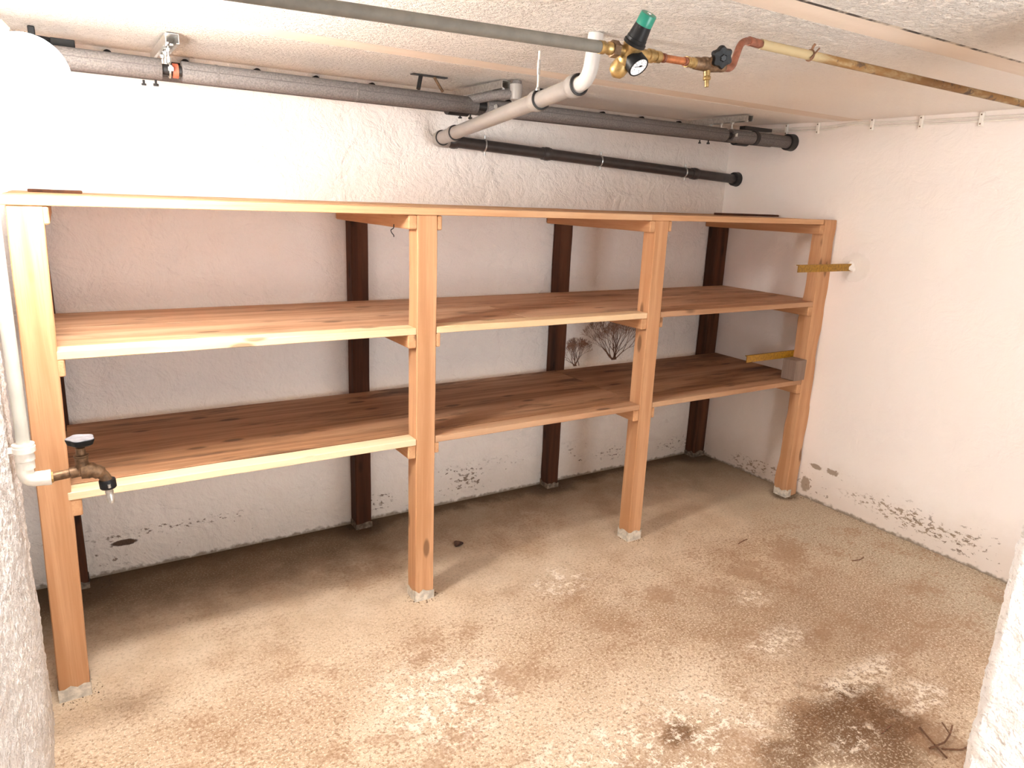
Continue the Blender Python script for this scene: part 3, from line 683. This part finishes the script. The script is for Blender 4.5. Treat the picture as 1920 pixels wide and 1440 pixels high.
body = [(-1.200, TY, .881), (-1.165, TY, .884), (-1.140, TY, .887), (-1.115, TY, .888), (-1.092, TY, .882), (-1.075, TY, .868), (-1.068, TY, .849)]
MB().tube(bend(body, .012, 3), [.0125] * 5 + [.0155] * 4 + [.0225] * 5 + [.0195] * 4 + [.0150] * 4 + [.0130], 20).lathe((-1.122, TY, .892), (0, 0, 1), [(-.012, .019), (.0, .018), (.010, .0165), (.022, .0155), (.030, .0165), (.036, .0165), (.038, .012)], 20).build('body', M_BRASSD, tp, True)
MB().lathe((-1.203, TY, .881), (1, 0, 0), [(0, .010), (0, .0155), (.006, .0165), (.012, .0150), (.013, .0105)], 8).build('thread_collar', M_BRASS, tp, True)
MB().lathe((-1.122, TY, .930), (0, 0, 1), [(0, .0185), (.004, .0185), (.006, .012), (.024, .0115), (.026, .0085), (.036, .008)], 18).build('gland_nut', M_BRASSD, tp, True)
hw = MB().lathe((-1.1195, TY, .960), (.03, 0, 1), [(-.004, .010), (.001, .022), (.006, .0300), (.018, .034), (.021, .0335), (.0212, .030)], 60, lambda a: 1 + .075 * math.cos(5 * a + .6)).build('handwheel', M_BLACK, tp, True, 'black wavy handwheel')
MB().lathe((-1.119, TY, .9805), (.03, 0, 1), [(0, .0333), (.0022, .0328), (.0022, .030), (.0008, .027), (.0008, .010)], 60, lambda a: 1 + .075 * math.cos(5 * a + .6)).build('handle_cap', M_CAP, hw, True, 'pale grey cap')
MB().lathe((-1.0675, TY, .853), (.06, 0, -1), [(0, .012), (.001, .0205), (.003, .0215), (.024, .0215), (.027, .019), (.0275, .011)], 28).build('hose_nut', M_BLACK, tp, True, 'black hose nut')
MB().lathe((-1.064, TY - .0215, .838), (.06, 0, -1), [(-.006, .004), (.004, .004)], 8).build('nut_lug', M_ZINC, tp, True)
MB().lathe((-1.066, TY, .828), (.06, 0, -1), [(0, .0105), (.010, .0095), (.012, .0108), (.022, .0098), (.024, .0108), (.034, .0098), (.036, .0105), (.046, .0092), (.0465, .007)], 20).build('hose_nipple', M_ZINC, tp, True)

# ------------------------------------------------------------------ white cables on the right wall
wc = thing('white_cable', (W, -1.2, 2.10), 'pair of white cables clipped along the top of the right wall', 'cable')
def wcx(y, z): return (W - .006, y, z)
MB().tube(bend([wcx(-.02, 2.108), wcx(-.40, 2.106), wcx(-.66, 2.100), wcx(-.76, 2.105), wcx(-.86, 2.114), wcx(-.98, 2.103), wcx(-1.3, 2.097), wcx(-1.6, 2.093), wcx(-2.58, 2.085)], .05), .0048, 8).build('cable_run', M_WHITE, wc, True)
MB().tube(bend([wcx(-.02, 2.094), wcx(-.40, 2.092), wcx(-.62, 2.087), wcx(-.70, 2.086), wcx(-.80, 2.102), wcx(-.88, 2.104), wcx(-.95, 2.088), wcx(-1.3, 2.081), wcx(-1.6, 2.078), wcx(-2.58, 2.070)], .05), .0048, 8).build('cable_run', M_WHITE, wc, True)
def make_wclip(y, z):
    c = MB().timber((W - .016, W - .0005), (y - .010, y + .010), (z - .030, z + .030), .003, 1, 0).build('cable_clip', M_WHITE, wc)
    for sg in (1, -1): MB().lathe((W - .0155, y, z + .020 * sg), (-1, 0, 0), [(0, .0038), (.002, .003)], 8).build('nail', M_BRASSD, c)
    return c
w0 = make_wclip(-.42, 2.100)
for (y, z) in ((-.625, 2.096), (-.942, 2.098), (-1.195, 2.092), (-1.470, 2.087), (-1.80, 2.084), (-2.15, 2.079)):
    c = w0.copy(); COL.objects.link(c); c.location = (0, y + .42, z - 2.100)
    for g in list(w0.children):
        d = g.copy(); COL.objects.link(d); d.parent = c

# ------------------------------------------------------------------ amber angle brackets let into the right wall
def angle_iron(x0, y, z, label):
    t = thing('angle_bracket', (W, y, z), label, 'bracket', 'amber brackets in the right wall')
    MB().box(x0, W - .002, y, y + .004, z - .038, z, 0).build('web', M_AMBER, t)
    MB().box(x0, W - .002, y + .004, y + .015, z - .004, z, 0).build('flange', M_AMBER, t)
    MB().lathe((W + .001, y + .014, z - .018), (-1, 0, 0), [(0, .034), (.004, .026), (.014, .021), (.030, .016)], 14, lambda a: 1 + .18 * math.sin(3 * a + 1)).build('mortar', M_MORTAR, t, True, 'white mortar holding the bracket in the wall')
    return t
angle_iron(2.043, -.952, 1.388, 'amber steel bracket sticking out of the wall in front of the end post')
angle_iron(1.995, -.745, .878, 'amber steel bracket half hidden behind the end post and grey block')

# ------------------------------------------------------------------ two bare trees drawn on the back wall
def draw_tree(base, h, spread, name, label, seed, trunks, xr):
    rr = random.Random(seed); root = thing(name, (base[0], 0, base[1]), label, 'wall drawing', 'bare trees drawn on the back wall')
    dark, faint = MB(), MB()
    def seg(mb, a, b, w0, w1, lay):
        t = Vector((b[0] - a[0], b[1] - a[1])); t.normalize(); nx, nz = -t.y, t.x; y = -.0012 - .00004 * lay
        mb.add([(a[0] - nx * w0, y, a[1] - nz * w0), (b[0] - nx * w1, y, b[1] - nz * w1), (b[0] + nx * w1, y, b[1] + nz * w1), (a[0] + nx * w0, y, a[1] + nz * w0)], [(0, 1, 2, 3)])
    cnt = [0]
    def grow(p, ang, L, w, depth):
        cnt[0] += 1; a = ang
        for _ in range(3):
            a += rr.uniform(-.20, .20) + (math.pi / 2 - a) * .06
            q = (p[0] + math.cos(a) * L / 3, p[1] + math.sin(a) * L / 3)
            seg(dark if depth < 3 else faint, p, q, w, w * .88, cnt[0] % 17); p = q; w *= .88
        if depth >= 6: return
        for s_ in ((-1, 1) if rr.random() < .75 else (-1, 1, 0)):
            grow(p, a + s_ * rr.uniform(.10, .42), L * rr.uniform(.70, .88), max(w * .80, .0007), depth + 1)
    for ang, k in trunks:
        grow((base[0] + rr.uniform(-.02, .02), base[1]), math.radians(ang), h * .24 * k, .0042 * h / .28, 0)
    dark.build('branches', M_INK, root); faint.build('twigs', M_INKL, root, label='paler thin twigs')
    return root
draw_tree((1.690, .726), .27, 1, 'tree_drawing', 'larger bare brown tree drawn on the back wall beside the third front post', 4,
          ((156, 1.15), (140, 1.05), (126, .9), (114, 1.05), (103, .85), (93, 1.05), (84, .9), (72, 1.05), (60, .95), (44, 1.05), (26, 1.2)), 0)
draw_tree((1.405, .712), .175, 1, 'tree_drawing', 'smaller bare brown tree drawn on the back wall right of the dark rear post', 11,
          ((148, 1.05), (128, .95), (110, 1.0), (95, 1.05), (80, .9), (64, 1.0), (42, 1.1)), 0)

# ------------------------------------------------------------------ small things on the floor
def twig(pts, r, label, group='twigs on the floor'):
    root = MB().tube(bend(pts, .01, 3), r, 6).build('twig', M_TWIG, smooth=True); tag(root, label, 'twig', group); return root
twig([(1.160, -2.310, .004), (1.125, -2.36, .010), (1.098, -2.43, .004)], .0028, 'longest brown twig lying on the floor in front of the right door jamb')
t_ = twig([(1.255, -2.365, .012), (1.20, -2.385, .016), (1.150, -2.395, .014), (1.088, -2.380, .006)], .0030, 'forked brown twig lying across the longest twig on the floor')
o_ = MB().tube([(1.20, -2.385, .016), (1.225, -2.345, .022)], .002, 6).build('side_branch', M_TWIG, t_, True)
twig([(1.125, -2.40, .004), (1.175, -2.436, .006), (1.235, -2.440, .004)], .0026, 'twig nearest the right door jamb at the edge of the view')
twig([(1.020, -2.262, .003), (1.085, -2.256, .003)], .0022, 'small straight twig lying on the dark floor stain')
twig([(2.025, -1.498, .003), (2.065, -1.512, .004), (2.110, -1.505, .003)], .0025, 'thin curved twig on the grey floor towards the right wall')
twig([(1.655, -1.110, .003), (1.70, -1.10, .004), (1.740, -1.094, .003)], .0022, 'hair thin twig on the floor halfway between the third post and right wall')
def leaf(x, y, s, rot, label):
    mb = MB(); v = []; f = []
    for i in range(7):
        t = i / 6; w = math.sin(math.pi * t) ** .8 * .42 + .03
        for j, u in enumerate((-1, 0, 1)):
            a, b = (t - .5) * s, u * w * s
            v.append((x + a * math.cos(rot) - b * math.sin(rot), y + a * math.sin(rot) + b * math.cos(rot), .003 + abs(u) * .010 * math.sin(math.pi * t) + .004 * t))
    for i in range(6):
        for j in range(2): f.append((i * 3 + j, (i + 1) * 3 + j, (i + 1) * 3 + j + 1, i * 3 + j + 1))
    v2 = [(p[0], p[1], p[2] - .0015) for p in v]; o = len(v)
    mb.add(v + v2, f + [tuple(reversed([k + o for k in q])) for q in f])
    q = mb.build('dry_leaf', M_LEAF, smooth=True); tag(q, label, 'leaf'); return q
leaf(.395, -.461, .055, .5, 'curled dark dry leaf on the floor under the bottom shelf')
mb = MB(); rr = random.Random(3)
def crumb(x, y, s):
    p = [(x + rr.uniform(-s, s), y + rr.uniform(-s, s), rr.uniform(0, s * .2)) for _ in range(3)]
    mb.add(p + [(x, y, s * rr.uniform(.5, 1.0))], [(0, 1, 3), (1, 2, 3), (2, 0, 3), (0, 2, 1)])
for (cx, cy, r, k) in ((-1.22, -.80, .09, 130), (.04, -.80, .08, 90), (1.21, -.80, .08, 80), (2.42, -.80, .09, 110), (-1.18, -.06, .13, 130), (.05, -.06, .10, 120), (1.22, -.06, .11, 130), (2.40, -.08, .11, 120)):
    for _ in range(k):
        a = rr.uniform(0, 6.283); d = r * (.55 + .45 * rr.random() ** 2) * rr.uniform(.8, 1.25); x, y = cx + math.cos(a) * d, min(-.006, cy + math.sin(a) * d * .9)
        if -1.26 < x < 2.48: crumb(x, y, rr.uniform(.002, .006))
for _ in range(170): crumb(rr.uniform(-1.2, 2.4), -.004 - abs(rr.gauss(0, .02)), rr.uniform(.002, .006))
for _ in range(120): crumb(W - .004 - abs(rr.gauss(0, .018)), rr.uniform(-2.5, -.1), rr.uniform(.002, .005))
for _ in range(110):
    x, y = rr.uniform(-1.2, 2.2), rr.uniform(-2.3, -.1); crumb(x, y, rr.uniform(.0015, .004))
o = mb.build('dirt_crumbs', M_DIRT, kind='stuff'); tag(o, 'dark dirt crumbs scattered on the concrete floor round post feet and walls', 'dirt')
